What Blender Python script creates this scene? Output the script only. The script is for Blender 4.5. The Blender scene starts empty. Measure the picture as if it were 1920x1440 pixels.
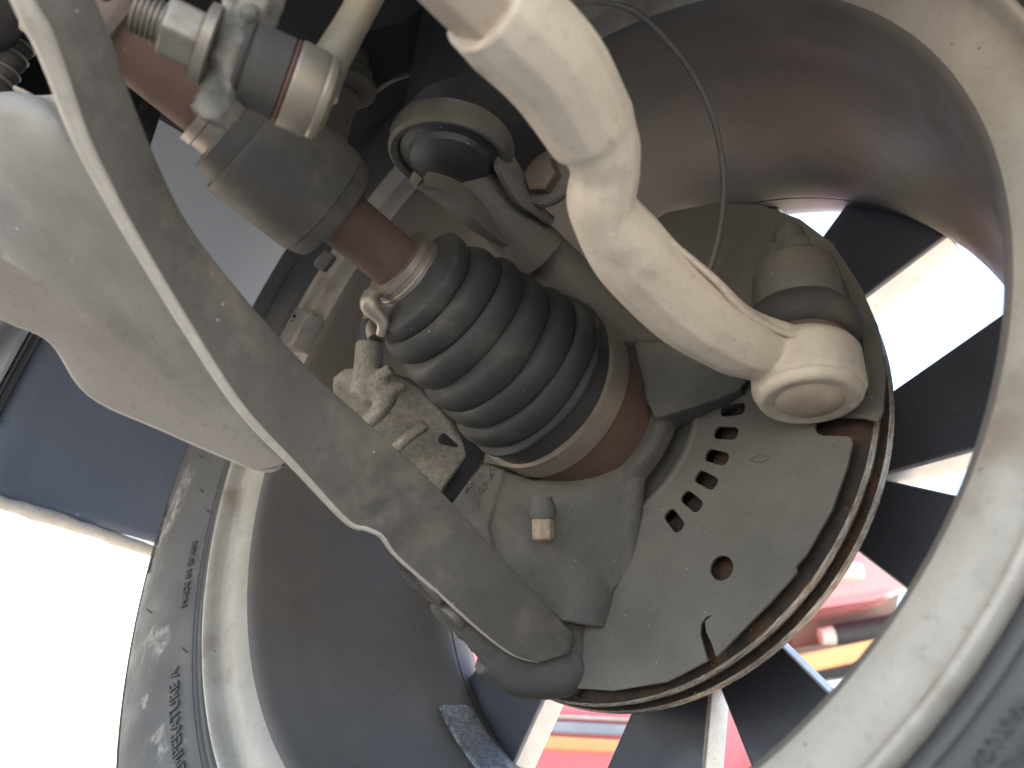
import bpy, bmesh, math, random
import numpy as np
from mathutils import Vector, Matrix
random.seed(7); np.random.seed(7)
rad = math.radians

# ------------------------------------------------------------------ camera solve
# wheel frame (axis +z = outboard) seen from the camera (x right, y down, z forward)
RW = np.array([[-0.26561, 0.69302, 0.6702], [-0.61677, -0.65644, 0.43436], [0.74097, -0.29799, 0.6018]])
TW = np.array([-0.01083177, -0.01556881, 0.34335517])
FPX = 1433.136
UP = np.array([.12, -.87, .48]); UP /= np.linalg.norm(UP)
FW = np.array([0, 0, 1.]) - UP[2] * UP; FW /= np.linalg.norm(FW)
RT = np.cross(FW, UP)
M = np.stack([RT, FW, UP])                      # camera space -> world axes
TYRE_R = .309
AX = RW[:, 2]
hub_c = TW + AX * .09
CAM_H = TYRE_R * math.sqrt(1 - (AX @ UP) ** 2) - hub_c @ UP + .002
C0 = np.array([0, 0, CAM_H])
def cw(v): return C0 + M @ np.asarray(v, float)          # camera space -> world
def dirw(v): return M @ np.asarray(v, float)
def P(px, py, d): return cw([(px - 960) / FPX * d, (py - 720) / FPX * d, d])
def pxm(n, d): return n * d / FPX                           # pixels -> metres at depth d
def WP(x, y, z): return cw(RW @ np.array([x, y, z]) + TW)   # wheel frame -> world
def WL(px, py, z):                                          # pixel -> wheel-local point on plane z
    d = RW.T @ np.array([(px - 960) / FPX, (py - 720) / FPX, 1.]); o = -RW.T @ TW
    s = (z - o[2]) / d[2]; return o + s * d
def nrm(v): v = np.asarray(v, float); return v / max(np.linalg.norm(v), 1e-12)
WROT = M @ RW
wheel_mat = Matrix([[*WROT[i], WP(0, 0, 0)[i]] for i in range(3)] + [[0, 0, 0, 1]])

scene = bpy.context.scene
cam_d = bpy.data.cameras.new('camera'); cam = bpy.data.objects.new('camera', cam_d); scene.collection.objects.link(cam)
cam_d.sensor_width = 36; cam_d.lens = FPX / 1920 * 36; cam_d.clip_start = .01; cam_d.clip_end = 500
Rc = np.stack([dirw([1, 0, 0]), dirw([0, -1, 0]), dirw([0, 0, -1])], 1)
cam.matrix_world = Matrix([[*Rc[i], C0[i]] for i in range(3)] + [[0, 0, 0, 1]])
cam_d.dof.use_dof = True; cam_d.dof.focus_distance = .36; cam_d.dof.aperture_fstop = 11.5
scene.camera = cam
# ------------------------------------------------------------------ light
SUN_EL, SUN_AZ = 48, -58        # azimuth measured from world +Y (camera forward) clockwise
world = bpy.data.worlds.new('World'); scene.world = world; world.use_nodes = True
nt = world.node_tree; bg = nt.nodes['Background']; sky = nt.nodes.new('ShaderNodeTexSky')
sky.sky_type = 'NISHITA'; sky.sun_disc = False
sky.sun_elevation = rad(SUN_EL); sky.sun_rotation = rad(SUN_AZ)
sky.dust_density = 2.5; sky.ozone_density = .6
nt.links.new(sky.outputs[0], bg.inputs[0]); bg.inputs[1].default_value = .15
sd = bpy.data.lights.new('sun', 'SUN'); sd.energy = 4.5; sd.angle = rad(.55); sd.color = (1, .925, .81)
sun = bpy.data.objects.new('sun', sd); scene.collection.objects.link(sun)
sdir = Vector((math.sin(rad(SUN_AZ)) * math.cos(rad(SUN_EL)), math.cos(rad(SUN_AZ)) * math.cos(rad(SUN_EL)), math.sin(rad(SUN_EL))))
sun.rotation_euler = sdir.to_track_quat('Z', 'Y').to_euler(); sun.location = sdir * 10
vs = scene.view_settings; vs.view_transform = 'Standard'; vs.look = 'None'; vs.exposure = 2.4; vs.gamma = 1
scene.cycles.max_bounces = 10; scene.cycles.diffuse_bounces = 6; scene.cycles.glossy_bounces = 4
scene.cycles.sample_clamp_indirect = 6; scene.cycles.caustics_reflective = False; scene.cycles.caustics_refractive = False

# ------------------------------------------------------------------ materials
def mat(name, c1, c2=None, rough=.6, metal=0., scale=30., bump=.15, bscale=260., speck=None, sp_amt=.5, sp_scale=420.,
        dust=None, dust_amt=.0, dust_scale=14., coat=0., rvar=.15, bdist=.002, stretch=None, spec=.5, fine_dark=.55, stain=None, stain_scale=9., stain_amt=.5, mud=None):
    m = bpy.data.materials.new(name); m.use_nodes = True
    t = m.node_tree; N = t.nodes; L = t.links; b = N['Principled BSDF']
    tc = N.new('ShaderNodeTexCoord'); co = tc.outputs['Object']
    if stretch:
        mp = N.new('ShaderNodeMapping'); mp.inputs['Scale'].default_value = stretch; L.new(co, mp.inputs[0]); co = mp.outputs[0]
    def noise(s, det=5, r=.6):
        n = N.new('ShaderNodeTexNoise'); n.inputs['Scale'].default_value = s; n.inputs['Detail'].default_value = det
        n.inputs['Roughness'].default_value = r; L.new(co, n.inputs['Vector']); return n.outputs['Fac']
    def ramp(f, a, bb):
        r = N.new('ShaderNodeMapRange'); r.inputs['From Min'].default_value = a; r.inputs['From Max'].default_value = bb
        L.new(f, r.inputs['Value']); return r.outputs[0]
    def mixc(f, A, B):
        x = N.new('ShaderNodeMix'); x.data_type = 'RGBA'
        L.new(f, x.inputs[0])
        for sock, v in ((x.inputs[6], A), (x.inputs[7], B)):
            if isinstance(v, tuple): sock.default_value = (*v, 1)
            else: L.new(v, sock)
        return x.outputs[2]
    c2 = c2 or tuple(.7 * v for v in c1)
    col = mixc(ramp(noise(scale), .35, .68), c1, c2)
    fine = noise(bscale, 6, .7)
    col = mixc(ramp(fine, .55, .95), col, tuple(fine_dark * v for v in c2))
    if dust:
        f = ramp(noise(dust_scale, 8, .7), .62 - .3 * dust_amt, .85 - .3 * dust_amt)
        mlt = N.new('ShaderNodeMath'); mlt.operation = 'MULTIPLY'; mlt.inputs[1].default_value = min(1, .4 + dust_amt); L.new(f, mlt.inputs[0])
        col = mixc(mlt.outputs[0], col, dust)
    if stain:
        f = ramp(noise(stain_scale, 4, .55), .66 - .25 * stain_amt, .80 - .25 * stain_amt)
        m2 = N.new('ShaderNodeMath'); m2.operation = 'MULTIPLY'; m2.inputs[1].default_value = .75; L.new(f, m2.inputs[0])
        col = mixc(m2.outputs[0], col, stain)
    if mud:                                    # dried mud splashes: (colour, [(centre, radius), ...])
        nf = ramp(noise(150, 9, .8), .42, .66)
        nw = N.new('ShaderNodeTexNoise'); nw.inputs['Scale'].default_value = 60; nw.inputs['Detail'].default_value = 6; L.new(co, nw.inputs['Vector'])
        w1 = N.new('ShaderNodeVectorMath'); w1.operation = 'SUBTRACT'; L.new(nw.outputs['Color'], w1.inputs[0]); w1.inputs[1].default_value = (.5, .5, .5)
        w2_ = N.new('ShaderNodeVectorMath'); w2_.operation = 'SCALE'; w2_.inputs['Scale'].default_value = .05; L.new(w1.outputs[0], w2_.inputs[0])
        w3 = N.new('ShaderNodeVectorMath'); w3.operation = 'ADD'; L.new(tc.outputs['Object'], w3.inputs[0]); L.new(w2_.outputs[0], w3.inputs[1]); wob = w3.outputs[0]
        for c_, r_ in mud[1]:
            vd = N.new('ShaderNodeVectorMath'); vd.operation = 'DISTANCE'; L.new(wob, vd.inputs[0]); vd.inputs[1].default_value = tuple(c_)
            rg = N.new('ShaderNodeMapRange'); rg.inputs['From Min'].default_value = r_ * .5; rg.inputs['From Max'].default_value = r_; rg.inputs['To Min'].default_value = .7; rg.inputs['To Max'].default_value = 0
            L.new(vd.outputs['Value'], rg.inputs['Value'])
            m3 = N.new('ShaderNodeMath'); m3.operation = 'MULTIPLY'; L.new(nf, m3.inputs[0]); L.new(rg.outputs[0], m3.inputs[1])
            col = mixc(m3.outputs[0], col, mud[0])
    if speck:
        vo = N.new('ShaderNodeTexVoronoi'); vo.inputs['Scale'].default_value = sp_scale * 1.7
        nd = N.new('ShaderNodeTexNoise'); nd.inputs['Scale'].default_value = sp_scale * 4; L.new(co, nd.inputs['Vector'])
        vm = N.new('ShaderNodeVectorMath'); vm.operation = 'SCALE'; vm.inputs['Scale'].default_value = .35 / sp_scale; L.new(nd.outputs['Color'], vm.inputs[0])
        va = N.new('ShaderNodeVectorMath'); va.operation = 'ADD'; L.new(co, va.inputs[0]); L.new(vm.outputs[0], va.inputs[1]); L.new(va.outputs[0], vo.inputs['Vector'])
        r = N.new('ShaderNodeMapRange'); r.inputs['From Min'].default_value = .10; r.inputs['From Max'].default_value = .17
        r.inputs['To Min'].default_value = 1; r.inputs['To Max'].default_value = 0; L.new(vo.outputs['Distance'], r.inputs['Value'])
        g = N.new('ShaderNodeSeparateColor'); L.new(vo.outputs['Color'], g.inputs[0])
        th = N.new('ShaderNodeMath'); th.operation = 'LESS_THAN'; th.inputs[1].default_value = sp_amt; L.new(g.outputs[0], th.inputs[0])
        mu = N.new('ShaderNodeMath'); mu.operation = 'MULTIPLY'; L.new(r.outputs[0], mu.inputs[0]); L.new(th.outputs[0], mu.inputs[1])
        col = mixc(mu.outputs[0], col, speck)
    L.new(col, b.inputs['Base Color'])
    rr = N.new('ShaderNodeMapRange'); rr.inputs['To Min'].default_value = max(.05, rough - rvar); rr.inputs['To Max'].default_value = min(1, rough + rvar)
    rr.inputs['From Min'].default_value = .3; rr.inputs['From Max'].default_value = .7
    L.new(noise(scale * 2.3), rr.inputs['Value']); L.new(rr.outputs[0], b.inputs['Roughness'])
    b.inputs['Metallic'].default_value = metal; b.inputs['Specular IOR Level'].default_value = spec
    if coat: b.inputs['Coat Weight'].default_value = coat; b.inputs['Coat Roughness'].default_value = .08
    if bump:
        bp = N.new('ShaderNodeBump'); bp.inputs['Strength'].default_value = bump; bp.inputs['Distance'].default_value = bdist
        L.new(fine, bp.inputs['Height']); L.new(bp.outputs[0], b.inputs['Normal'])
    return m

DUST = (.36, .31, .25)
MT = {}
MT['arm'] = mat('dusty_shaded_arm_steel', (.165, .156, .140), (.125, .119, .109), .5, .1, 22, .10, 300, speck=(.5, .48, .44), sp_amt=.05, sp_scale=160, dust=DUST, dust_amt=.45, stain=(.06, .064, .066), stain_scale=20, stain_amt=.5)  # base darkened for the flange's shade; dust and stains are its own
MT['arm_web'] = mat('dusty_lit_arm_steel', (.42, .385, .335), (.335, .31, .27), .55, .1, 22, .08, 300, speck=(.75, .72, .66), sp_amt=.05, sp_scale=160, dust=(.48, .44, .375), dust_amt=.45, stain=(.27, .245, .21), stain_scale=13, stain_amt=.35)  # same arm steel, base raised for the light on the web
MT['arm_edge'] = mat('pale_edge_steel', (.62, .575, .505), (.48, .44, .38), .5, .05, 60, .2, 400)  # paler base than the arm steel beside it
MT['tie'] = mat('forged_tie_rod', (.76, .675, .55), (.63, .555, .45), .62, .05, 35, .25, 300, speck=(.72, .68, .55), sp_amt=.06, sp_scale=220, dust=(.60, .53, .43), dust_amt=.35, stain=(.42, .37, .30), stain_scale=40, stain_amt=.25)
MT['tie_plug'] = mat('pressed_plug_steel', (.66, .56, .44), (.55, .46, .36), .45, .15, 50, .1, 400)
MT['slot'] = mat('slot_shade_paint', (.40, .32, .24), None, .8, 0, 60, .2)  # darker brown standing for the shade inside the slot
MT['rubber'] = mat('boot_rubber', (.033, .035, .036), (.052, .052, .050), .68, 0, 25, .05, 300, dust=(.16, .15, .13), dust_amt=.35, dust_scale=24, speck=(.3, .28, .25), sp_amt=.03, sp_scale=240)
MT['rubber2'] = mat('dusty_black_rubber', (.055, .052, .048), (.09, .085, .075), .75, 0, 35, .15, 300, dust=(.2, .18, .15), dust_amt=.4)
MT['rust'] = mat('rusty_steel', (.155, .095, .075), (.11, .072, .06), .85, 0, 30, .2, 350, speck=(.33, .23, .17), sp_amt=.06, sp_scale=260, dust=(.2, .13, .1), dust_amt=.45)
MT['damper'] = mat('damper_paint', (.065, .06, .054), (.085, .078, .07), .7, 0, 20, .06, 300, dust=(.17, .15, .125), dust_amt=.5, speck=(.3, .28, .25), sp_amt=.03, sp_scale=200)
MT['band'] = mat('clamp_steel', (.42, .37, .32), (.3, .26, .22), .42, .55, 40, .1, 400)
MT['shield'] = mat('dust_shield_steel', (.165, .157, .138), (.135, .128, .112), .62, .1, 20, .06, 500, speck=(.42, .40, .36), sp_amt=.035, sp_scale=230, dust=(.20, .185, .16), dust_amt=.4)
MT['cast'] = mat('dusty_cast_iron', (.125, .121, .112), (.092, .09, .084), .75, .05, 26, .35, 420, speck=(.36, .34, .3), sp_amt=.04, sp_scale=260, dust=(.2, .185, .16), dust_amt=.5)
MT['hub'] = mat('dark_hub_iron', (.075, .074, .068), (.06, .06, .056), .75, .05, 30, .15, 300)
MT['cast_lit'] = mat('coarse_sandy_casting', (.60, .57, .50), (.40, .375, .325), .42, .3, 320, .7, 560, bdist=.003, speck=(.07, .06, .05), sp_amt=.3, sp_scale=650)  # sunlight on the caliper is put into this pale base
MT['sensor'] = mat('sensor_sleeve', (.03, .033, .04), None, .5, 0, 40, .1)
MT['rotor'] = mat('rusty_rotor', (.075, .055, .042), (.045, .034, .028), .6, .3, 60, .5, 300, dust=(.26, .10, .035), dust_amt=.36, dust_scale=55, speck=(.45, .42, .38), sp_amt=.12, sp_scale=330)
MT['rotor_edge'] = mat('worn_rotor_rim', (.85, .82, .76), (.34, .27, .20), .34, .6, 160, .6, 420, dust=(.42, .20, .07), dust_amt=.5, dust_scale=40, stretch=(1, 1, 9))
MT['rotor_in'] = mat('rotor_vane_dark', (.05, .035, .028), None, .85, 0, 40, .3)
MT['rim'] = mat('shaded_rim_with_brake_dust', (.205, .19, .176), (.168, .155, .144), .62, .1, 9, .03, 500, speck=(.10, .09, .08), sp_amt=.03, sp_scale=120, dust=(.26, .22, .18), dust_amt=.35, dust_scale=9)  # brake dust, plus the barrel's shade put into the base
MT['rim_lip'] = mat('dusty_lit_rim_lip', (.56, .53, .47), (.46, .42, .36), .5, .1, 30, .15, 320, stain=(.30, .24, .19), stain_scale=26, stain_amt=.42, speck=(.18, .16, .14), sp_amt=.05, sp_scale=150, dust=(.4, .34, .28), dust_amt=.35, dust_scale=20)  # same rim, kept pale so the lip reads as lit
MT['spoke'] = mat('dusty_shaded_spoke_paint', (.14, .16, .20), (.115, .13, .165), .5, .15, 16, .04, 400, speck=(.3, .28, .26), sp_amt=.03, sp_scale=150)
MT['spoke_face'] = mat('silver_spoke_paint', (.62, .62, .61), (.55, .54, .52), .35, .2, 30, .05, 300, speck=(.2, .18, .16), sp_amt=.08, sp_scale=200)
MT['tyre'] = mat('tyre_rubber', (.105, .107, .11), (.135, .134, .132), .72, 0, 14, .08, 500, dust=(.46, .43, .385), dust_amt=.14, dust_scale=19, speck=(.4, .38, .35), sp_amt=.03, sp_scale=160, mud=((.62, .58, .52), [(WL(352, 905, -.004), .014), (WL(335, 950, -.004), .015), (WL(315, 1000, -.003), .013), (WL(300, 1030, -.003), .010), (WL(300, 1215, -.004), .013), (WL(275, 1250, -.003), .010), (WL(305, 1370, -.005), .012), (WL(285, 1300, -.004), .009), (WL(310, 1405, -.005), .010)]))
MT['tyre_text'] = mat('tyre_letter_rubber', (.10, .101, .103), (.12, .12, .12), .7, 0, 20, .05)
MT['weight'] = mat('zinc_weight', (.42, .40, .37), (.32, .30, .28), .45, .55, 60, .3, 500)
MT['foil'] = mat('worn_stick_weight', (.6, .63, .66), (.2, .21, .22), .3, .8, 380, .5, 700)
MT['ink'] = mat('dark_marking', (.03, .028, .027), None, .7, 0, 40, 0)
MT['arch'] = mat('painted_inner_fender', (.62, .69, .78), (.59, .66, .76), .35, .1, 3, .01, 200, speck=(.05, .05, .05), sp_amt=.08, sp_scale=110, coat=.4, fine_dark=.95)
MT['liner'] = mat('navy_plastic_liner', (.115, .145, .205), (.14, .17, .23), .4, 0, 8, .04, 300, speck=(.3, .3, .32), sp_amt=.02, sp_scale=80)
MT['trim'] = mat('pale_strip', (.42, .44, .47), None, .5, .2, 20, .05)
MT['lip'] = mat('gritty_pale_lip', (.62, .61, .58), (.5, .48, .45), .6, 0, 50, .5, 200)
MT['strut'] = mat('strut_tube_paint', (.036, .038, .044), (.05, .05, .052), .6, 0, 20, .08, 300, speck=(.4, .38, .36), sp_amt=.015, sp_scale=90, dust=(.1, .095, .085), dust_amt=.4)
MT['collar'] = mat('dusty_collar_steel', (.085, .085, .08), (.12, .115, .105), .7, .1, 30, .15, 300, dust=(.19, .175, .15), dust_amt=.45)
MT['cap'] = mat('oily_strut_cap', (.07, .075, .078), (.04, .045, .05), .45, .2, 30, .2, 200, speck=(.33, .33, .32), sp_amt=.06, sp_scale=190)
MT['bolt'] = mat('dull_bolt', (.36, .33, .28), (.26, .23, .19), .5, .5, 60, .2, 300)
MT['bolt_rust'] = mat('speckled_bolt', (.55, .45, .36), (.36, .27, .2), .75, .1, 420, .7, 700, speck=(.2, .14, .1), sp_amt=.4, sp_scale=700)
MT['plate'] = mat('corroded_bar_end', (.36, .33, .27), (.13, .13, .12), .6, .25, 85, .6, 200)
MT['link'] = mat('zinc_plated_link', (.40, .355, .28), (.30, .265, .21), .45, .45, 30, .1, 300)
MT['redring'] = mat('red_seal', (.20, .085, .07), None, .6, 0, 40, .1)
MT['black'] = mat('black_plastic', (.022, .025, .028), (.03, .033, .036), .55, 0, 30, .08)
MT['braid'] = mat('braided_hose', (.10, .095, .085), (.16, .15, .13), .8, 0, 500, .8, 700)
MT['cable'] = mat('grey_cable', (.19, .18, .165), (.13, .125, .115), .6, 0, 60, .1, 300)
MT['red'] = mat('red_car_paint', (.88, .28, .33), (.84, .24, .29), .25, 0, 4, 0, coat=.8)  # paler than plain red: overexposed sunlight is put into the colour
MT['orange'] = mat('orange_lift_paint', (.94, .52, .25), (.9, .48, .22), .45, 0, 8, .05)  # lightened likewise for the strong sun
MT['glass'] = mat('dark_car_glass', (.02, .025, .03), None, .08, 0, 4, 0)
MT['bluetrim'] = mat('blue_grey_trim', (.36, .43, .52), None, .5, 0, 10, .05)
MT['under'] = mat('dark_underbody', (.035, .035, .038), (.05, .048, .045), .85, 0, 6, .2)
MT['ground'] = mat('pale_concrete', (.52, .465, .385), (.45, .40, .33), .85, 0, 1.3, .3, 60, speck=(.25, .24, .22), sp_amt=.1, sp_scale=30)

# ------------------------------------------------------------------ geometry helpers
col = scene.collection
class G:
    def __init__(s): s.v = []; s.f = []
    def grid(s, rows, cu=False, cv=False):                 # rows of points -> quads; cu: close each row, cv: close rows
        n0 = len(s.v); nr = len(rows); nc = len(rows[0])
        for r in rows: s.v += [tuple(p) for p in r]
        for i in range(nr if cv else nr - 1):
            for j in range(nc if cu else nc - 1):
                a = n0 + i * nc + j; b = n0 + i * nc + (j + 1) % nc
                c = n0 + ((i + 1) % nr) * nc + (j + 1) % nc; d = n0 + ((i + 1) % nr) * nc + j
                s.f.append((a, b, c, d))
        return s
    def cap(s, pts, flip=False):
        n0 = len(s.v); s.v += [tuple(p) for p in pts]; idx = list(range(n0, n0 + len(pts)))
        s.f.append(tuple(reversed(idx)) if flip else tuple(idx)); return s
    def rings(s, rings, cap=True):
        s.grid(rings, cu=True)
        if cap: s.cap(rings[0], True); s.cap(rings[-1])
        return s
    def ring(s, c, n, r, seg=32, ref=None, ry=None, ph=0):
        n = nrm(n); ref = nrm(ref) if ref is not None else np.array([.123, .45, .88])
        a = nrm(np.cross(n, ref)); b = np.cross(n, a)
        return [c + r * math.cos(ph + 2 * math.pi * k / seg) * a + (ry or r) * math.sin(ph + 2 * math.pi * k / seg) * b for k in range(seg)]
    def tube(s, pts, radii, seg=24, cap=True, sub=6, ref=None):
        pts = [np.asarray(p, float) for p in pts]
        if sub > 1 and len(pts) > 2: pts, radii = crom(pts, radii, sub)
        rs = []
        for i, p in enumerate(pts):
            t = pts[min(i + 1, len(pts) - 1)] - pts[max(i - 1, 0)]
            rs.append(s.ring(p, t, radii[i], seg, ref))
        return s.rings(rs, cap)
    def lathe(s, o, ax, prof, seg=40, ref=None, ph=0, cap=True):   # prof: (distance along axis, radius)
        ax = nrm(ax); o = np.asarray(o, float)
        return s.rings([s.ring(o + ax * h, ax, max(r, 1e-5), seg, ref, ph=ph) for h, r in prof], cap)
    def slab(s, pts, n, th):                                 # polygon (coplanar-ish world points) extruded along n by th
        n = nrm(n); top = [np.asarray(p, float) for p in pts]; bot = [p + n * th for p in top]
        nn = np.zeros(3)
        for i in range(len(top)): nn += np.cross(top[i] - top[0], top[(i + 1) % len(top)] - top[0])
        if nn @ n > 0: top = top[::-1]; bot = bot[::-1]
        s.cap(top); s.cap(bot, True); n0 = len(s.v); k = len(top)
        s.v += [tuple(p) for p in top] + [tuple(p) for p in bot]
        for i in range(k):
            j = (i + 1) % k; s.f.append((n0 + i, n0 + k + i, n0 + k + j, n0 + j))
        return s
    def ball(s, c, r, seg=20, sc=(1, 1, 1)):
        rs = []
        for i in range(1, 11):
            th = math.pi * i / 11
            rs.append([c + r * np.array([math.sin(th) * math.cos(2 * math.pi * k / seg) * sc[0], math.sin(th) * math.sin(2 * math.pi * k / seg) * sc[1], math.cos(th) * sc[2]]) for k in range(seg)])
        return s.rings(rs[::-1])
    def box(s, c, ax, ay, az, sx, sy, sz):
        c = np.asarray(c, float); ax, ay, az = nrm(ax), nrm(ay), nrm(az)
        base = [c + ax * sx * i + ay * sy * j - az * sz for i, j in ((-1, -1), (1, -1), (1, 1), (-1, 1))]
        return s.slab(base, az, 2 * sz)
def crom(pts, radii, sub):
    P_ = [np.asarray(p, float) for p in pts]; out = []; ro = []
    n = len(P_)
    for i in range(n - 1):
        p0 = P_[max(i - 1, 0)]; p1 = P_[i]; p2 = P_[i + 1]; p3 = P_[min(i + 2, n - 1)]
        for k in range(sub):
            t = k / sub
            out.append(.5 * ((2 * p1) + (-p0 + p2) * t + (2 * p0 - 5 * p1 + 4 * p2 - p3) * t * t + (-p0 + 3 * p1 - 3 * p2 + p3) * t ** 3))
            ro.append(radii[i] + (radii[i + 1] - radii[i]) * (t * t * (3 - 2 * t)))
    out.append(P_[-1]); ro.append(radii[-1]); return out, ro
def curve(pts, sub=6): return crom(pts, [0] * len(pts), sub)[0]
def resample(pts, n):
    pts = [np.asarray(p, float) for p in pts]
    s = [0]
    for a, b in zip(pts, pts[1:]): s.append(s[-1] + np.linalg.norm(b - a))
    A = np.array(pts); s = np.array(s); u = np.linspace(0, s[-1], n)
    return [np.array([np.interp(x, s, A[:, k]) for k in range(3)]) for x in u]

def thing(name, label, cat, loc, group=None, matrix=None):
    o = bpy.data.objects.new(name, None); col.objects.link(o); o.empty_display_size = .02
    if matrix is not None: o.matrix_world = matrix
    else: o.location = tuple(loc)
    o['label'] = label; o['category'] = cat
    if group: o['group'] = group
    return o
def tag(o, label, cat, group=None):
    o['label'] = label; o['category'] = cat
    if group: o['group'] = group
    return o
LOC = {}
def obj(name, g, m, parent=None, smooth=True, bevel=0., remesh=0., smo=0, solid=0., local=False, angle=40, sub=0, origin=None, flatcaps=True):
    v = np.array(g.v, float); org = np.zeros(3)
    if not local:
        if parent is None: org = v.mean(0) if origin is None else np.asarray(origin, float); v = v - org
        else:
            r = parent
            while r is not None: v = v - np.array(r.location[:]); r = r.parent
    me = bpy.data.meshes.new(name); me.from_pydata([tuple(p) for p in v], [], g.f); me.update()
    bm = bmesh.new(); bm.from_mesh(me); bmesh.ops.remove_doubles(bm, verts=bm.verts, dist=1e-6)
    bmesh.ops.recalc_face_normals(bm, faces=bm.faces)
    bm.to_mesh(me); bm.free()
    o = bpy.data.objects.new(name, me); col.objects.link(o); o.location = tuple(org)
    if parent is not None: o.parent = parent
    me.materials.append(m)
    if solid:
        md = o.modifiers.new('solid', 'SOLIDIFY'); md.thickness = solid; md.offset = 0
    if bevel:
        md = o.modifiers.new('bevel', 'BEVEL'); md.width = bevel; md.segments = 3; md.limit_method = 'ANGLE'; md.angle_limit = rad(35); md.harden_normals = False
    if remesh:
        md = o.modifiers.new('remesh', 'REMESH'); md.mode = 'VOXEL'; md.voxel_size = remesh; md.use_smooth_shade = True
        if smo:
            md = o.modifiers.new('smooth', 'SMOOTH'); md.factor = .5; md.iterations = smo
    if sub:
        md = o.modifiers.new('sub', 'SUBSURF'); md.levels = sub; md.render_levels = sub
    if smooth:
        for p in me.polygons: p.use_smooth = True
        if not remesh:
            me.set_sharp_from_angle(angle=rad(angle))
    return o
def setp(o, parent): o.parent = parent; return o
def text_mesh(txt, size, extr):
    cu = bpy.data.curves.new('lettering', 'FONT'); cu.body = txt; cu.size = size; cu.extrude = extr; cu.align_x = 'CENTER'; cu.align_y = 'CENTER'
    cu.resolution_u = 3
    o = bpy.data.objects.new('lettering', cu); col.objects.link(o)
    dg = bpy.context.evaluated_depsgraph_get(); dg.update()
    me = bpy.data.meshes.new_from_object(o.evaluated_get(dg))
    v = [np.array(x.co[:]) for x in me.vertices]; f = [tuple(p.vertices) for p in me.polygons]
    bpy.data.objects.remove(o); bpy.data.curves.remove(cu); bpy.data.meshes.remove(me)
    return v, f
def fill2d(loops, z0, z1):
    """flat plate with holes in wheel-local xy, between z0 and z1"""
    cu = bpy.data.curves.new('plate', 'CURVE'); cu.dimensions = '2D'; cu.fill_mode = 'BOTH'; cu.extrude = abs(z1 - z0) / 2
    for lp in loops:
        sp = cu.splines.new('POLY'); sp.points.add(len(lp) - 1); sp.use_cyclic_u = True
        for q, p in zip(sp.points, lp): q.co = (p[0], p[1], 0, 1)
    o = bpy.data.objects.new('plate', cu); col.objects.link(o)
    dg = bpy.context.evaluated_depsgraph_get(); dg.update()
    me = bpy.data.meshes.new_from_object(o.evaluated_get(dg))
    g = G(); g.v = [(x.co[0], x.co[1], x.co[2] + (z0 + z1) / 2) for x in me.vertices]; g.f = [tuple(p.vertices) for p in me.polygons]
    bpy.data.objects.remove(o); bpy.data.curves.remove(cu); bpy.data.meshes.remove(me)
    return g
def pol(r, a): return (r * math.cos(rad(a)), r * math.sin(rad(a)))

# ------------------------------------------------------------------ setting: ground
g = G(); n = 40
g.grid([[np.array([x, y, 0]) for x in (-60, -6, -3, -1.5, 0, 1.5, 3, 6, 60)] for y in (-60, -6, -3, -1.5, 0, 1.5, 3, 6, 60)])
o = obj('ground', g, MT['ground'], smooth=False, origin=(0, 0, 0)); o['kind'] = 'structure'

# ------------------------------------------------------------------ wheel
wheel = thing('wheel', 'silver alloy wheel with twin spokes and black tyre, seen from inside', 'wheel', None, matrix=wheel_mat)
def lathe_z(prof, seg=180, a0=0, a1=360, closed=True):
    g = G(); rows = []
    full = abs(a1 - a0) >= 360
    k = seg if full else seg + 1
    for r, z in prof:
        rows.append([np.array([*pol(r, a0 + (a1 - a0) * j / seg), z]) for j in range(k)])
    g.grid(rows, cu=full, cv=closed); return g
def smoothprof(p, sub=5): return [tuple(q) for q in curve([np.array([a, b, 0]) for a, b in p], sub)]
def sp2(p, sub=5): return [(q[0], q[1]) for q in smoothprof(p, sub)]
lip = [(.2235, .008), (.2232, .002), (.2219, -.0014), (.2202, -.0018), (.2188, .0002), (.2178, .0040), (.2164, .0066), (.2130, .0072), (.2075, .0080), (.2032, .0095), (.2002, .0112)]
barrel_in = [(.2002, .0112), (.1982, .0130), (.1968, .0160), (.1960, .021), (.1955, .026), (.1945, .034), (.1940, .045), (.1920, .060), (.1915, .095), (.1910, .115), (.1890, .128), (.1860, .140), (.1855, .150), (.1862, .1545)]
barrel_out = [(.1935, .158), (.1965, .140), (.1975, .05), (.203, .030), (.2085, .015), (.2200, .012)]
lp = sp2(lip, 5); bi = sp2(barrel_in, 5)
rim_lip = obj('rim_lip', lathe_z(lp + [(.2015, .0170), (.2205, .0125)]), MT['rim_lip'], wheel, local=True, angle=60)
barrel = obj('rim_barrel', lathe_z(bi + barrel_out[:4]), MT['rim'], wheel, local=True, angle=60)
outer = obj('outer_rim', lathe_z([(.1868, .1565), (.1905, .172), (.197, .186), (.215, .192), (.222, .188), (.222, .178), (.205, .170), (.1995, .150), (.1945, .1560)]), MT['rim'], wheel, local=True, angle=50)
hubcap = obj('centre_hub', lathe_z([(.001, .170), (.066, .170), (.070, .174), (.070, .186), (.060, .192), (.001, .192)], 64), MT['spoke'], wheel, local=True)
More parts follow.
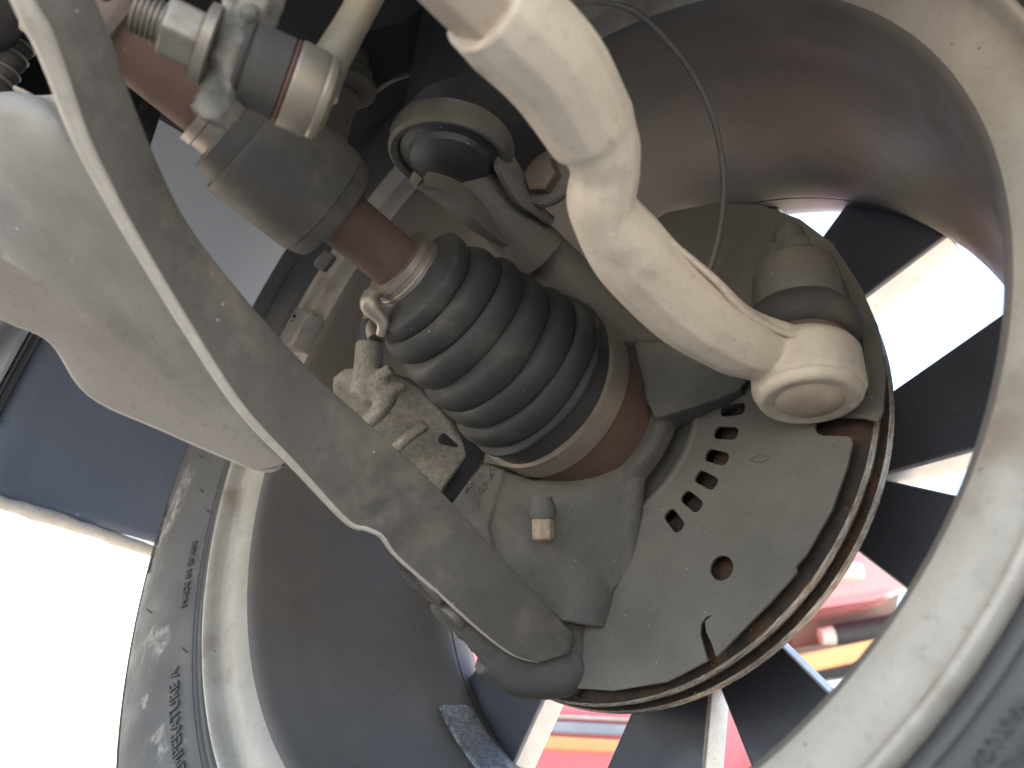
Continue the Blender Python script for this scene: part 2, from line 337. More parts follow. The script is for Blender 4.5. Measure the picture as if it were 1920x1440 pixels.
# spokes: five pairs, wide parallel windows and narrow triangular windows between
NAR0 = 129.5
for k in range(5):
    for sgn in (1, -1):
        an = NAR0 + 72 * k; aw = an + 36 * sgn
        def pt(a, s_, off): return np.array([s_ * math.cos(rad(a)) - off * math.sin(rad(a)), s_ * math.sin(rad(a)) + off * math.cos(rad(a))])
        hw = .0285
        wl = lambda s_: pt(aw, s_, -sgn * hw)
        nl = lambda s_: pt(an, s_, sgn * max(0, (s_ - .106) * .27))
        so = math.sqrt(.1925 ** 2 - hw ** 2)
        a_ = wl(so); b_ = nl(.1905)
        aa = math.degrees(math.atan2(a_[1], a_[0])); ab = math.degrees(math.atan2(b_[1], b_[0]))
        dd = (ab - aa + 180) % 360 - 180
        poly = [wl(.066), wl(.10), wl(.14), wl(so)] + [np.array(pol(.1925, aa + dd * t)) for t in (.25, .5, .75)] + [nl(.1905), nl(.15), nl(.11), pt(an, .104, sgn * .0002), pt(an, .06, sgn * .0002)]
        gg = G(); pts3 = [np.array([*p, .1665]) for p in poly]
        gg.slab(pts3, [0, 0, 1], .020)
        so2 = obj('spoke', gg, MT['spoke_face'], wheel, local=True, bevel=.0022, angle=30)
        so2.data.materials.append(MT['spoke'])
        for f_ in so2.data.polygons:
            if f_.normal.z < -.9: f_.material_index = 1  # dusty backs also take a dark bluish tone for their shade
# tyre
TP = [(.2215, .012), (.2226, .006), (.2242, .0030), (.2258, .0012), (.2266, .0004), (.2282, .0002), (.2288, .0010), (.2300, -.0004), (.2312, -.0008), (.2320, -.0016), (.2400, -.0032), (.2550, -.0060), (.2680, -.0070), (.2800, -.0062), (.2930, -.0040), (.2985, -.0020), (.2993, -.0028), (.3008, -.0010), (.3045, .0040), (.3070, .012), (.3085, .025), (.3090, .060), (.3090, .12), (.3075, .15), (.303, .170), (.294, .182), (.270, .196), (.245, .194), (.226, .186), (.2215, .176)]
tyre = obj('tyre', lathe_z(sp2(TP, 3), 220, closed=False), MT['tyre'], wheel, local=True, angle=25)
def tyre_z(r):
    zz = [p[1] for p in TP[:18]]; rr = [p[0] for p in TP[:18]]; return float(np.interp(r, rr, zz))
def ring_text(txt, r, a, size, name='raised_lettering', m=None, lift=.0018):
    v, f = text_mesh(txt, size, .0005); g = G()
    for p in v:
        ang = a + math.degrees(p[0] / r); rr = r + p[1]
        g.v.append((*pol(rr, ang), tyre_z(rr) - lift * .5 - p[2]))
    g.f = f; return obj(name, g, m or MT['tyre_text'], tyre, local=True, smooth=False)
ring_text('MADE IN SPAIN', .2385, -79.5, .0062)
ring_text('TEMPERATURE A', .2420, -101.5, .0092)
ring_text('SIDEWALL: STEEL', .2905, -70, .0062)
ring_text('MAX LOAD', .2345, 161.8, .0042)
ring_text('MAX PRESS', .2390, 161, .0040)
ring_text('TUBELESS RADIAL', .2560, -32, .0070)
# little moulding whiskers on the sidewall
for r_, a_ in ((.2440, -66), (.2330, -70), (.2700, -82), (.2345, -92), (.2560, -60), (.262, 140)):
    q = np.array([*pol(r_, a_), tyre_z(r_)]); g = G()
    g.tube([q, q + np.array([.0006, .0004, -.002]), q + np.array([.0022, .0002, -.0034])], [.00045, .0004, .0003], 8)
    obj('moulding_whisker', g, MT['tyre_text'], tyre, local=True)
# clip-on balance weight on the far lip
def lipseg(a0, a1, prof, name, m, parent, seg=14):
    g = lathe_z(prof, seg, a0, a1); k = len(prof)
    nr = seg + 1
    g.f.append(tuple(i * nr for i in range(k))); g.f.append(tuple(i * nr + seg for i in reversed(range(k))))
    return obj(name, g, m, parent, local=True, bevel=.0008)
wt = lipseg(-40.5, -33.2, [(.2235, -.0020), (.2085, -.0035), (.2020, -.0005), (.2000, .0080), (.2000, .0130), (.2060, .0100), (.2150, .0078), (.2190, .0000), (.2230, -.0012)], 'balance_weight', MT['weight'], wheel)
v, f = text_mesh('15', .0075, .0003); g = G()
for p in v:
    rr = .2150 + p[1]; g.v.append((*pol(rr, -35.3 + math.degrees(p[0] / .214)), -.0035 + (rr - .2085) * .1333 - p[2] - .0004))
g.f = f; obj('stamped_number', g, MT['ink'], wt, local=True, smooth=False)
# stick-on weight in the barrel
prof = [(.1878, .126), (.1850, .127), (.1832, .150), (.1858, .152)]
lipseg(-122, -103.5, [(.1890, .1245), (.1862, .1250), (.1822, .1420), (.1828, .1490), (.1855, .1500)], 'stick_on_weight', MT['foil'], wheel, 20)

# ------------------------------------------------------------------ brake disc
disc = thing('brake_disc', 'vented brake disc with rusty rims behind the dust shield', 'brake disc', None, matrix=wheel_mat)
obj('inboard_plate', lathe_z([(.070, .0930), (.1290, .0930), (.1318, .0936), (.1332, .0945), (.1329, .0965), (.1335, .0985), (.1325, .1000), (.070, .1000)], 140), MT['rotor'], disc, local=True)
obj('outboard_plate', lathe_z([(.070, .1055), (.1320, .1055), (.1338, .1065), (.1335, .1085), (.1340, .1110), (.1325, .1125), (.070, .1125)], 140), MT['rotor'], disc, local=True)
g = lathe_z([(.13300, .0942), (.13365, .0952), (.1332, .0962), (.13372, .0972), (.1333, .0982), (.13345, .0988), (.1325, .0985), (.1325, .0945)], 140)
obj('inboard_rim', g, MT['rotor_edge'], disc, local=True)
obj('outboard_rim', lathe_z([(.1338, .1066), (.13445, .1078), (.1340, .1090), (.1345, .1104), (.1338, .1114), (.1332, .1110), (.1332, .1068)], 140), MT['rotor_edge'], disc, local=True)
gv = G()
for k in range(48):
    a = 360 / 48 * k
    c = np.array([*pol(.103, a), .10275]); er = np.array([*pol(1, a), 0]); et = np.array([-er[1], er[0], 0])
    gv.box(c, er, et, [0, 0, 1], .028, .0022, .0035)
vn = obj('cooling_vane', gv, MT['rotor_in'], disc, smooth=False, local=True); vn['kind'] = 'stuff'
obj('disc_bell', lathe_z([(.001, .118), (.060, .118), (.072, .116), (.0735, .100), (.072, .0935), (.066, .0935), (.064, .110), (.001, .112)], 64), MT['rotor'], disc, local=True)

# ------------------------------------------------------------------ dust shield
shield = thing('dust_shield', 'grey pressed steel brake dust shield with row of small slots', 'dust shield', None, matrix=wheel_mat)
ZS = .0850
def wl2(px, py, z=ZS): q = WL(px, py, z); return (q[0], q[1])
op = [(1250, 398), (1350, 380), (1430, 385), (1500, 411), (1560, 456), (1610, 530), (1645, 610), (1660, 700), (1655, 770), (1645, 791), (1634, 788), (1620, 784), (1560, 781), (1541, 784), (1530, 793), (1528, 803), (1533, 813), (1543, 817), (1590, 818), (1597, 823), (1598, 832), (1588, 875), (1560, 955), (1513, 1037), (1492, 1062), (1494, 1072), (1440, 1132), (1397, 1176), (1343, 1232), (1334, 1205), (1324, 1185), (1322, 1165), (1336, 1153), (1325, 1156), (1314, 1170), (1313, 1190), (1320, 1215), (1326, 1238), (1250, 1278), (1150, 1295), (1080, 1290), (1000, 1240)]
outl = [wl2(*p) for p in op]
a_end = math.degrees(math.atan2(outl[-1][1], outl[-1][0])); a_st = math.degrees(math.atan2(outl[0][1], outl[0][0]))
outl += [pol(.100, a_end + (125 - 0) * 0 + t * 12) for t in range(1, 4)]
outl += [pol(.085, a) for a in range(int(a_end) + 45, int(a_st) + 0 - 20, 8)] + [pol(.12, a_st - 14)]
holes = [[pol(.0545, -a) for a in range(0, 360, 5)]]
def rrect(c, er, hl, hw, rr=.25, n=4):
    et = np.array([-er[1], er[0]]); out = []; r = min(hl, hw) * rr * 2
    for (sx, sy, a0) in ((1, 1, 0), (-1, 1, 90), (-1, -1, 180), (1, -1, 270)):
        for k in range(n + 1):
            a = rad(a0 + 90 * k / n); q = np.array([sx * (hl - r) + r * math.cos(a), sy * (hw - r) + r * math.sin(a)])
            out.append(tuple(np.asarray(c) + er * q[0] + et * q[1]))
    return out
for (px, py) in ((1374, 768), (1361, 812), (1344, 857), (1324, 900), (1297, 940), (1264, 976), ):
    c = np.array(wl2(px, py)); holes.append(rrect(c, nrm(c), .0060, .0031, .38))
c0 = np.array(wl2(1353, 1065)); rh = .0052
holes.append([tuple(c0 + rh * np.array([math.cos(rad(-a)), math.sin(rad(-a))])) for a in range(0, 360, 12)])
gs = fill2d([outl] + holes, ZS, ZS + .0013)
so_ = obj('shield_plate', gs, MT['shield'], shield, local=True, smooth=False)
# rolled collar round the central opening and pressed ribs
obj('inner_collar', lathe_z([(.0545, ZS + .0005), (.0560, ZS - .0006), (.0576, ZS - .0004), (.0585, ZS + .0004), (.0575, ZS + .001), (.0545, ZS + .006)], 90), MT['shield'], shield, local=True)
def wtube(pxs, z, r, name, m, parent, seg=10):
    g = G(); g.tube([WL(px, py, z) for px, py in pxs], [r] * len(pxs), seg, ref=[0, 0, 1]); return obj(name, g, m, parent, local=True)
wtube([(1560, 470), (1590, 540), (1620, 640), (1630, 740)], ZS, .0008, 'pressed_rib', MT['shield'], shield)
g = G()
for a, b in (((1405, 862), (1425, 852)), ((1425, 852), (1445, 858)), ((1445, 858), (1425, 868)), ((1425, 868), (1405, 862))):
    g.tube([WL(*a, ZS - .0001), WL(*b, ZS - .0001)], [.00022] * 2, 6, ref=[0, 0, 1])
obj('stamped_mark', g, MT['cast'], shield, local=True)

# ------------------------------------------------------------------ drive shaft
def axpt(z): return WP(0, 0, z)
AXW = nrm(dirw(AX))
S0 = axpt(.050); S1 = P(712, 467, .318); SD = nrm(S1 - S0)           # shaft direction, towards the gearbox
def sh(px):                                                           # distance along the shaft where it crosses column px
    lo, hi = 0, .6
    for _ in range(50):
        m_ = (lo + hi) / 2; q = S0 + SD * m_ - C0; c = M.T @ q
        if c[2] < .02: hi = m_; continue
        x = 960 + FPX * c[0] / c[2]
        if x > px: lo = m_
        else: hi = m_
    return lo
shaft = thing('drive_shaft', 'rusty drive shaft with pleated black rubber boot and grey damper', 'drive shaft', S0)
dS = {k: sh(k) for k in (760, 712, 690, 640, 600, 617, 470, 455, 430, 400, 375, 360, 240, 225)}
g = G(); g.lathe(S0, SD, [(.03, .0118), (dS[690] * .8, .0118), (dS[225] + .01, .0122), (dS[225] + .02, .0122)], 40)
obj('shaft_bar', g, MT['rust'], shaft)
a, b = dS[617], dS[455]
g = G(); g.lathe(S0, SD, [(a - .003, .0125), (a - .003, .0215), (a, .0228), (a + .0035, .0232), (a + .004, .0240), (b - .004, .0240), (b - .0015, .0232), (b - .0015, .0208), (b + .006, .0200), (b + .007, .0125)], 56)
obj('torsion_damper', g, MT['damper'], shaft, angle=30)
g = G(); g.box(S0 + SD * (a + .0005) + dirw([.0, .0225, -.0045]), SD, nrm(np.cross(SD, dirw([0, 0, 1]))), dirw([0, 0, 1]), .0025, .004, .003)
obj('damper_lug', g, MT['damper'], shaft, bevel=.001)
b2 = dS[430]
g = G(); g.lathe(S0, SD, [(b2 - .004, .0130), (b2 - .004, .0146), (b2 + .006, .0146), (b2 + .0065, .0152), (b2 + .010, .0152), (b2 + .010, .0125)], 40)
obj('damper_clamp', g, MT['band'], shaft)
# boot: rings follow a bend from the shaft line into the wheel axis
small = S0 + SD * (dS[712] - .010); big = axpt(.040)
def bez(t):
    c1 = small - SD * .028; c2 = big - AXW * .024
    p = (1 - t) ** 3 * small + 3 * (1 - t) ** 2 * t * c1 + 3 * (1 - t) * t * t * c2 + t ** 3 * big
    d = 3 * (1 - t) ** 2 * (c1 - small) + 6 * (1 - t) * t * (c2 - c1) + 3 * t * t * (big - c2)
    return p, nrm(d)
rs = []; g = G(); NPL = 6
for i in range(161):
    t = i / 160
    rp = .0200 + (.0425 - .0200) * min(1, (t / .86)) ** .62          # peak envelope
    rv = rp - .0046 + .0008 * t
    if t < .07: r = .0148 + .0012 * (t / .07)
    elif t > .86: r = .0418 if t < .885 else .0405
    else:
        ph = ((t - .07) / (.86 - .07)) * NPL
        fr = ph % 1
        w = math.sin(math.pi * fr ** .62) ** .5
        r = rv + (rp - rv) * w
        if t < .12: r = .016 + (r - .016) * (t - .07) / .05
    p, d = bez(t)
    sag = dirw([0, .0012 * math.sin(5 * t), 0])
    rg_ = g.ring(p + sag, d, r, 72, ref=[0.1, .2, .97])
    k_ = int(max(0, (t - .07) / .79 * NPL))
    rs.append([p + sag + (q_ - p - sag) * (1 + .018 * math.sin(2 * math.pi * j_ / 72 * 2 + k_ * 1.7) + .010 * math.sin(2 * math.pi * j_ / 72 * 5 + k_ * 2.9)) + d * .0010 * math.sin(2 * math.pi * j_ / 72 + k_ * 2.1) * (1 if .07 < t < .86 else 0) for j_, q_ in enumerate(rg_)])
g.rings(rs, False)
obj('pleated_boot', g, MT['rubber'], shaft, angle=75)
g = G(); p, d = bez(.035); g.lathe(p - d * .004, d, [(0, .0150), (0, .0168), (.003, .0168), (.0035, .0163), (.0055, .0163), (.006, .0168), (.010, .0168), (.010, .0150)], 48)
cl = obj('small_clamp', g, MT['band'], shaft)
g = G(); e = p + nrm(dirw([-.62, .72, -.3])) * .0172
g.tube([e - d * .002, e + dirw([-.002, .004, -.002]), e + dirw([.001, .009, -.001]) + d * .003, e + dirw([-.001, .014, 0]) + d * .004], [.0035, .0042, .003, .0022], 10)
obj('clamp_ear', g, MT['band'], cl)
g = G(); g.lathe(axpt(.0370), AXW, [(0, .0400), (0, .0424), (.0115, .0426), (.0115, .040)], 72); obj('large_clamp', g, MT['band'], shaft)
g = G(); g.lathe(axpt(.046), AXW, [(0, .036), (0.001, .0408), (.025, .0412), (.0300, .0404), (.031, .036), (.031, .012)], 72); obj('joint_cup', g, MT['rust'], shaft)
# inner joint housing beyond the control arm with its paint-pen code
ji = dS[225]
g = G(); g.lathe(S0, SD, [(ji + .000, .0125), (ji + .0005, .0165), (ji + .002, .0175), (ji + .004, .0192), (ji + .022, .0196), (ji + .024, .016)], 56)
jh = obj('inner_joint_housing', g, mat('pinkish_grey_housing', (.30, .25, .225), (.24, .2, .18), .6, .2, 40, .1, 300), shaft)
def cyl_text(txt, size, o_, ax, r, along, around_px, name, m, parent):
    """lettering wrapped on a cylinder: reading direction runs round it, tops along -ax"""
    v, f = text_mesh(txt, size, .0003); g = G(); ax = nrm(ax)
    q = P(*around_px, .3) ; view = nrm(C0 - (o_ + ax * along)); view = nrm(view - ax * (view @ ax)); side = np.cross(ax, view)
    for p in v:
        ang = around0 + p[0] / r
        n_ = view * math.cos(ang) + side * math.sin(ang)
        g.v.append(tuple(o_ + ax * (along + p[1]) + n_ * (r + .0002 + p[2])))
    g.f = f; return obj(name, g, m, parent, smooth=False)
around0 = rad(-8)
cyl_text('39101 C', .0070, S0, SD, .0193, ji + .0080, (200, 40), 'marked_code', MT['ink'], jh)
cyl_text('HJBX', .0070, S0, SD, .0195, ji + .0160, (200, 40), 'marked_code', MT['ink'], jh)

# ------------------------------------------------------------------ steering knuckle
KC = axpt(.06)
knuckle = thing('steering_knuckle', 'dark grey cast steering knuckle around the drive shaft cup', 'knuckle', KC)
def tp(g, lst, seg=24, sub=5, ref=None):
    g.tube([P(x, y, d) for x, y, d, r in lst], [pxm(r, d) for x, y, d, r in lst], seg, True, sub, ref); return g
g = G()
g.lathe(axpt(.0715), AXW, [(0, .0425), (0, .0468), (.003, .0485), (.0115, .0485), (.0115, .0425)], 64)
# arm towards the tie rod
tp(g, [(1200, 680, .384, 40), (1290, 695, .372, 48), (1370, 700, .360, 52), (1450, 660, .352, 52), (1515, 590, .342, 56)])
tp(g, [(1200, 640, .382, 40), (1330, 690, .36, 42), (1430, 650, .35, 40)])
for fa in (((1188, 640, .366), (1300, 640, .356), (1430, 690, .340), (1390, 728, .338), (1320, 755, .340), (1228, 784, .347), (1205, 740, .356)),
           ((1228, 784, .347), (1320, 755, .340), (1390, 728, .338), (1402, 752, .346), (1330, 800, .362), (1262, 822, .372), (1222, 830, .366))):
    g.slab([P(*q) for q in fa], dirw([.2, -.1, 1]), .010)
# ridge running down the right of the lower leg
tp(g, [(1195, 690, .376, 16), (1205, 740, .370, 20), (1210, 800, .363, 21), (1190, 880, .3575, 24), (1178, 1000, .352, 24), (1176, 1070, .348, 20), (1150, 1125, .349, 12)])
# lower leg
g.slab([P(x, y, d) for x, y, d in ((842, 950, .352), (905, 868, .366), (945, 880, .362), (915, 985, .349), (935, 1085, .342), (890, 1020, .346))], dirw([.1, .1, 1]), .026)
g.slab([P(x, y, d) for x, y, d in ((940, 880, .363), (1000, 900, .364), (1110, 880, .362), (1188, 870, .3535), (1186, 1050, .3445), (1140, 1130, .341), (1060, 1170, .340), (925, 1080, .344), (908, 985, .3510))], dirw([.1, .1, 1]), .022)
tp(g, [(1010, 1020, .365, 60), (1070, 1060, .360, 66), (1095, 1110, .354, 66), (1090, 1170, .350, 62)])
# web from hub to lower leg
tp(g, [(1185, 830, .370, 26), (1130, 920, .366, 40), (1085, 1020, .360, 50)])
# upper limb to the strut clamp
tp(g, [(1205, 675, .388, 40), (1155, 615, .386, 50), (1080, 540, .386, 52), (1010, 470, .384, 50), (960, 420, .378, 44), (930, 380, .374, 40)])
kn = obj('casting', g, MT['cast'], knuckle, remesh=.0012, smo=2)
g = G(); g.lathe(axpt(.0875), AXW, [(0, .040), (0, .0525), (.003, .0535), (.004, .04)], 56); obj('hub_face', g, MT['hub'], knuckle)
g = G(); g.slab([P(x, y, .349) for x, y in ((1000, 1028), (1150, 1020), (1172, 1045), (1150, 1110), (1090, 1140), (1010, 1100))], dirw([.1, .2, 1]), .012); obj('cast_block', g, MT['cast'], knuckle, bevel=.004)
# steering arm boss that takes the tie rod stud
TA = nrm(dirw([.085, -.86, .51]))
BC = P(1513, 706, .300)
def bj(h): return BC + TA * h
g = G(); g.lathe(bj(.030), TA, [(0, .0135), (0, .0176), (.003, .0182), (.019, .0172), (.0235, .0158), (.0245, .008)], 44); obj('steering_arm_boss', g, MT['shield'], knuckle, bevel=.0008)
# bolt on the lower leg, half bright half dark
bx = P(1018, 985, .338); BN = nrm(dirw([0, -.96, .2]))
g = G(); g.lathe(bx - BN * .0065, BN, [(0, .0040), (.0008, .0050), (.0095, .0050), (.0095, .003)], 6, ph=.4); bo = obj('pinch_bolt', g, MT['bolt_rust'], knuckle, bevel=.0005)
g = G(); g.lathe(bx + BN * .003, BN, [(0, .0055), (.003, .0062), (.006, .0056), (.0075, .0045), (.0095, .0045)], 30); obj('bolt_collar', g, MT['cast'], bo)
# cast characters on the lower leg
fx = nrm(P(905, 945, .345) - P(905, 880, .356)); fy = nrm(P(905, 880, .356) - P(860, 930, .351)); fn = nrm(np.cross(fx, fy))
if fn @ (C0 - P(900, 920, .35)) < 0: fn = -fn
for txt, (px, py), sz in (('8', (922, 890), .0085), ('00', (905, 918), .0065), ('o8', (880, 912), .006), ('0', (897, 945), .0065)):
    v, f = text_mesh(txt, sz, .0006); g = G(); c = P(px, py, .3500)
    for p in v: g.v.append(tuple(c + fx * -p[1] * 1.0 + fy * p[0] + fn * (p[2] + .0005)))
    g.f = f; obj('cast_number', g, MT['cast'], kn, smooth=False)

# ------------------------------------------------------------------ tie rod
tie = thing('tie_rod', 'pale beige forged tie rod with cranked neck and ball joint end', 'tie rod', BC)
g = G()
tp(g, [(905, 2, .1895, 100), (955, 44, .197, 106), (1040, 130, .211, 101), (1100, 228, .227, 90), (1126, 272, .233, 74), (1134, 325, .240, 66), (1130, 392, .248, 66), (1188, 480, .262, 78), (1280, 572, .278, 76), (1370, 634, .290, 67), (1440, 664, .2975, 56), (1500, 680, .303, 44)], 12, 6)
g.lathe(bj(-.0085), TA, [(0, .0195), (.002, .0212), (.017, .0212), (.020, .0195), (.0225, .0165)], 48)
# raised pads and forging flash
g.slab([P(x, y, d) for x, y, d in ((1010, 0, .190), (1060, 40, .194), (1130, 130, .207), (1192, 235, .224), (1196, 285, .230), (1150, 250, .223), (1060, 130, .205), (985, 30, .190))], dirw([.1, .1, 1]), .012)
tp(g, [(1225, 440, .262, 17), (1330, 528, .276, 18), (1400, 590, .288, 16), (1480, 622, .296, 16)], 10)
tbody = obj('forged_body', g, MT['tie'], tie, remesh=.0009, smo=3)
hc = P(905, 2, .1895); hx = nrm(hc - P(968, 70, .2000))
g = G(); g.lathe(hc, hx, [(-.006, .0105), (0, .0112), (.050, .0112), (.052, .009)], 6, ph=.2); obj('hex_section', g, MT['tie_plug'], tie, bevel=.0012)
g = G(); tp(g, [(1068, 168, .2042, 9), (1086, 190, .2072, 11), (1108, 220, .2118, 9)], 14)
obj('slot_shade_inset', g, MT['slot'], tie)  # brown inset in place of a recess, coloured as its shade
g = G(); tp(g, [(1232, 432, .2525, 5), (1290, 482, .260, 6), (1345, 530, .2670, 6), (1375, 565, .2725, 8), (1410, 596, .279, 6), (1470, 624, .2865, 6), (1540, 640, .289, 5)], 12)
obj('forging_flash', g, MT['tie'], tie)
g = G(); g.lathe(bj(-.0112), TA, [(0, .0150), (-.0006, .0168), (0, .0186), (.0016, .0196), (.004, .0200), (.004, .014)], 60); obj('retaining_ring', g, MT['tie'], tie)
g = G(); g.lathe(bj(-.0116), TA, [(-.0016, .0002), (-.0014, .006), (-.0006, .0115), (.0006, .0132), (.0026, .0136)], 48); obj('end_plug', g, MT['tie_plug'], tie)
g = G(); g.lathe(bj(.0125), TA, [(0, .0150), (.0006, .0176), (.003, .0178), (.004, .0165)], 48); obj('boot_ring', g, MT['rust'], tie)
g = G(); g.lathe(bj(.015), TA, [(0, .0180), (.001, .0212), (.004, .0232), (.008, .0234), (.0105, .0222), (.0118, .0214), (.0145, .0198), (.0155, .016)], 56); obj('ball_joint_boot', g, MT['rubber2'], tie)
g = G(); g.lathe(bj(.0535), TA, [(0, .0112), (.002, .0112), (.0022, .0100), (.0125, .0098), (.0135, .0085)], 6, ph=.3); nut = obj('stud_nut', g, MT['cast'], tie, bevel=.0006)
g = G(); g.lathe(bj(.0665), TA, [(0, .0066), (.007, .0066), (.009, .0056), (.0094, .003)], 30); obj('stud_end', g, MT['cast'], nut)

# ------------------------------------------------------------------ strut and its clamp collar
strut = thing('strut', 'dark suspension strut tube with rounded bottom cap', 'strut', P(880, 280, .40))
sa = P(895, 255, .405); sb = P(945, -120, .47)
g = G(); g.lathe(sa, sb - sa, [(0, .030), (.002, .0385), (.01, .0400), (np.linalg.norm(sb - sa), .0400)], 64); obj('strut_tube', g, MT['strut'], strut)
CN = nrm(dirw([-.12, .90, -.33]))                                   # collar faces down towards the camera
CC = P(845, 292, .352); cref = dirw([0, 0, 1])
ca = nrm(dirw([.97, .22, 0]) - CN * (dirw([.97, .22, 0]) @ CN)); cb = np.cross(CN, ca)
def ell(h, ra, rb, seg=56): return [CC + CN * h + ra * math.cos(2 * math.pi * k / seg) * ca + rb * math.sin(2 * math.pi * k / seg) * cb for k in range(seg)]
g = G(); g.rings([ell(-.004, .0237, .0237), ell(.0005, .0237, .0237), ell(.0012, .0225, .0225), ell(.0020, .0195, .0195), ell(.0046, .0182, .0182), ell(.0066, .0140, .0140), ell(.0078, .0085, .0085), ell(.0082, .003, .003)]); obj('bottom_cap', g, MT['cap'], strut, angle=30)
clamp = thing('strut_clamp', 'grey pinch clamp collar gripping the strut bottom', 'clamp', CC)
g = G(); g.rings([ell(-.009, .0280, .0280), ell(-.006, .0290, .0290), ell(.0015, .0288, .0288), ell(.003, .0272, .0272), ell(.0022, .0246, .0246), ell(-.001, .0238, .0238), ell(-.009, .0238, .0238)], False)
obj('collar', g, MT['collar'], clamp)
# two ears
g = G()
rowA = [P(x, y, d) for x, y, d in ((770, 330, .345), (820, 368, .349), (880, 418, .356), (945, 452, .364))]
rowB = [P(x, y, d) for x, y, d in ((800, 330, .350), (862, 352, .352), (905, 398, .358), (950, 448, .366))]
rowM = [P(x, y, d) for x, y, d in ((785, 345, .341), (842, 362, .345), (893, 414, .352), (948, 456, .363))]
g.grid([resample(curve(r), 24) for r in (rowA, rowM, rowB)]); obj('clamp_ear', g, MT['collar'], clamp, solid=.006, bevel=.002, sub=1)
g = G()
rowA = [P(x, y, d) for x, y, d in ((925, 262, .352), (962, 300, .352), (990, 350, .354), (1040, 415, .360))]
rowB = [P(x, y, d) for x, y, d in ((930, 310, .346), (948, 350, .347), (975, 390, .352), (1020, 412, .362))]
g.grid([resample(curve(r), 24) for r in (rowA, rowB)]); obj('clamp_ear', g, MT['collar'], clamp, solid=.005, bevel=.0015)
g = G(); tp(g, [(868, 315, .368, 26), (905, 362, .366, 44), (950, 415, .37, 52), (1010, 480, .378, 58)]); obj('clamp_neck', g, MT['cast'], clamp)
bn = nrm(dirw([-.55, -.1, -.82])); bc = P(1030, 338, .352)
g = G(); g.lathe(bc, bn, [(0, .0128), (.002, .0132), (.0035, .0122), (.004, .009)], 44); cb_ = obj('clamp_bolt', g, MT['collar'], clamp)
g = G(); g.lathe(bc + bn * .0035, bn, [(0, .0088), (.0055, .0085), (.0062, .0075)], 6, ph=.5); obj('bolt_head', g, mat('brown_bolt', (.13, .10, .085), (.1, .08, .07), .5, .2, 40, .1), cb_, bevel=.0005)

# ------------------------------------------------------------------ lower control arm
arm = thing('control_arm', 'dusty grey pressed steel lower control arm with bright edge', 'control arm', P(700, 1000, .31))
Lp = [(10, -70, .176), (52, 20, .182), (76, 62, .186), (104, 130, .192), (152, 260, .203), (205, 365, .212), (252, 450, .220), (350, 612, .237), (452, 765, .254), (560, 880, .272), (650, 975, .287), (688, 990, .291), (716, 1004, .294), (745, 1042, .300), (820, 1108, .309), (900, 1180, .319), (960, 1225, .326), (1010, 1240, .331)]
Rp = [(150, -70, .196), (172, 0, .200), (205, 80, .206), (232, 160, .213), (262, 238, .221), (300, 330, .230), (350, 425, .240), (430, 530, .252), (530, 645, .268), (615, 730, .281), (700, 805, .292), (800, 897, .306), (870, 970, .316), (940, 1046, .325), (1000, 1110, .332), (1050, 1165, .338), (1072, 1190, .340), (1066, 1225, .337)]
A = resample(curve([P(*q) for q in Lp], 8), 110); B = resample(curve([P(*q) for q in Rp], 8), 110)
rows = []
tocam = dirw([.25, -.1, -1.]);
for k in np.linspace(0, 1, 9):
    bulge = .0010 * math.sin(math.pi * k)
    rows.append([a_ * (1 - k) + b_ * k + nrm(tocam) * bulge for a_, b_ in zip(A, B)])
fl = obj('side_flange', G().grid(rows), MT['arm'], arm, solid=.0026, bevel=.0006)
# rolled bright edge along the flange
g = G(); eA = curve([P(*q) for q in Lp], 6); wpx = []
er = [pxm(float(np.interp(i / len(eA), [0, .1, .3, .55, .8, 1], [17, 20, 12, 8, 5.5, 4])), .2 + .12 * i / len(eA)) for i in range(len(eA))]
g.tube(eA, er, 14, True, 1); obj('bright_edge', g, MT['arm_edge'], arm)
# inside of the channel: roof, ridge and far flange
R0 = [(130, 150, .225), (200, 330, .236), (330, 560, .258), (430, 720, .272), (500, 800, .283), (545, 860, .290)]
R1 = [(-60, 175, .236), (60, 330, .246), (190, 500, .262), (310, 645, .275), (430, 770, .286), (535, 866, .292)]
R1b = [(-60, 180, .240), (40, 190, .240), (104, 186, .232), (150, 250, .236)]
R2 = [(-60, 300, .238), (60, 420, .248), (180, 540, .262), (300, 660, .276), (430, 790, .288), (528, 868, .293)]
R3 = [(-60, 420, .230), (60, 520, .243), (170, 600, .258), (290, 690, .274), (420, 800, .288), (520, 870, .294)]
R4 = [(-60, 486, .236), (60, 555, .251), (160, 630, .265), (260, 720, .279), (400, 815, .291), (505, 874, .296)]
R5 = [(-60, 560, .252), (20, 600, .258), (100, 640, .266), (170, 738, .277), (300, 800, .288), (480, 876, .298)]
ROOF = [(-60, 196, .240), (30, 196, .2405), (70, 193, .236), (108, 183, .228), (135, 230, .226), (165, 290, .228)]
sheet = [resample(curve([P(*q) for q in r], 6), 60) for r in (R5, R4, R3, R2, R1)]
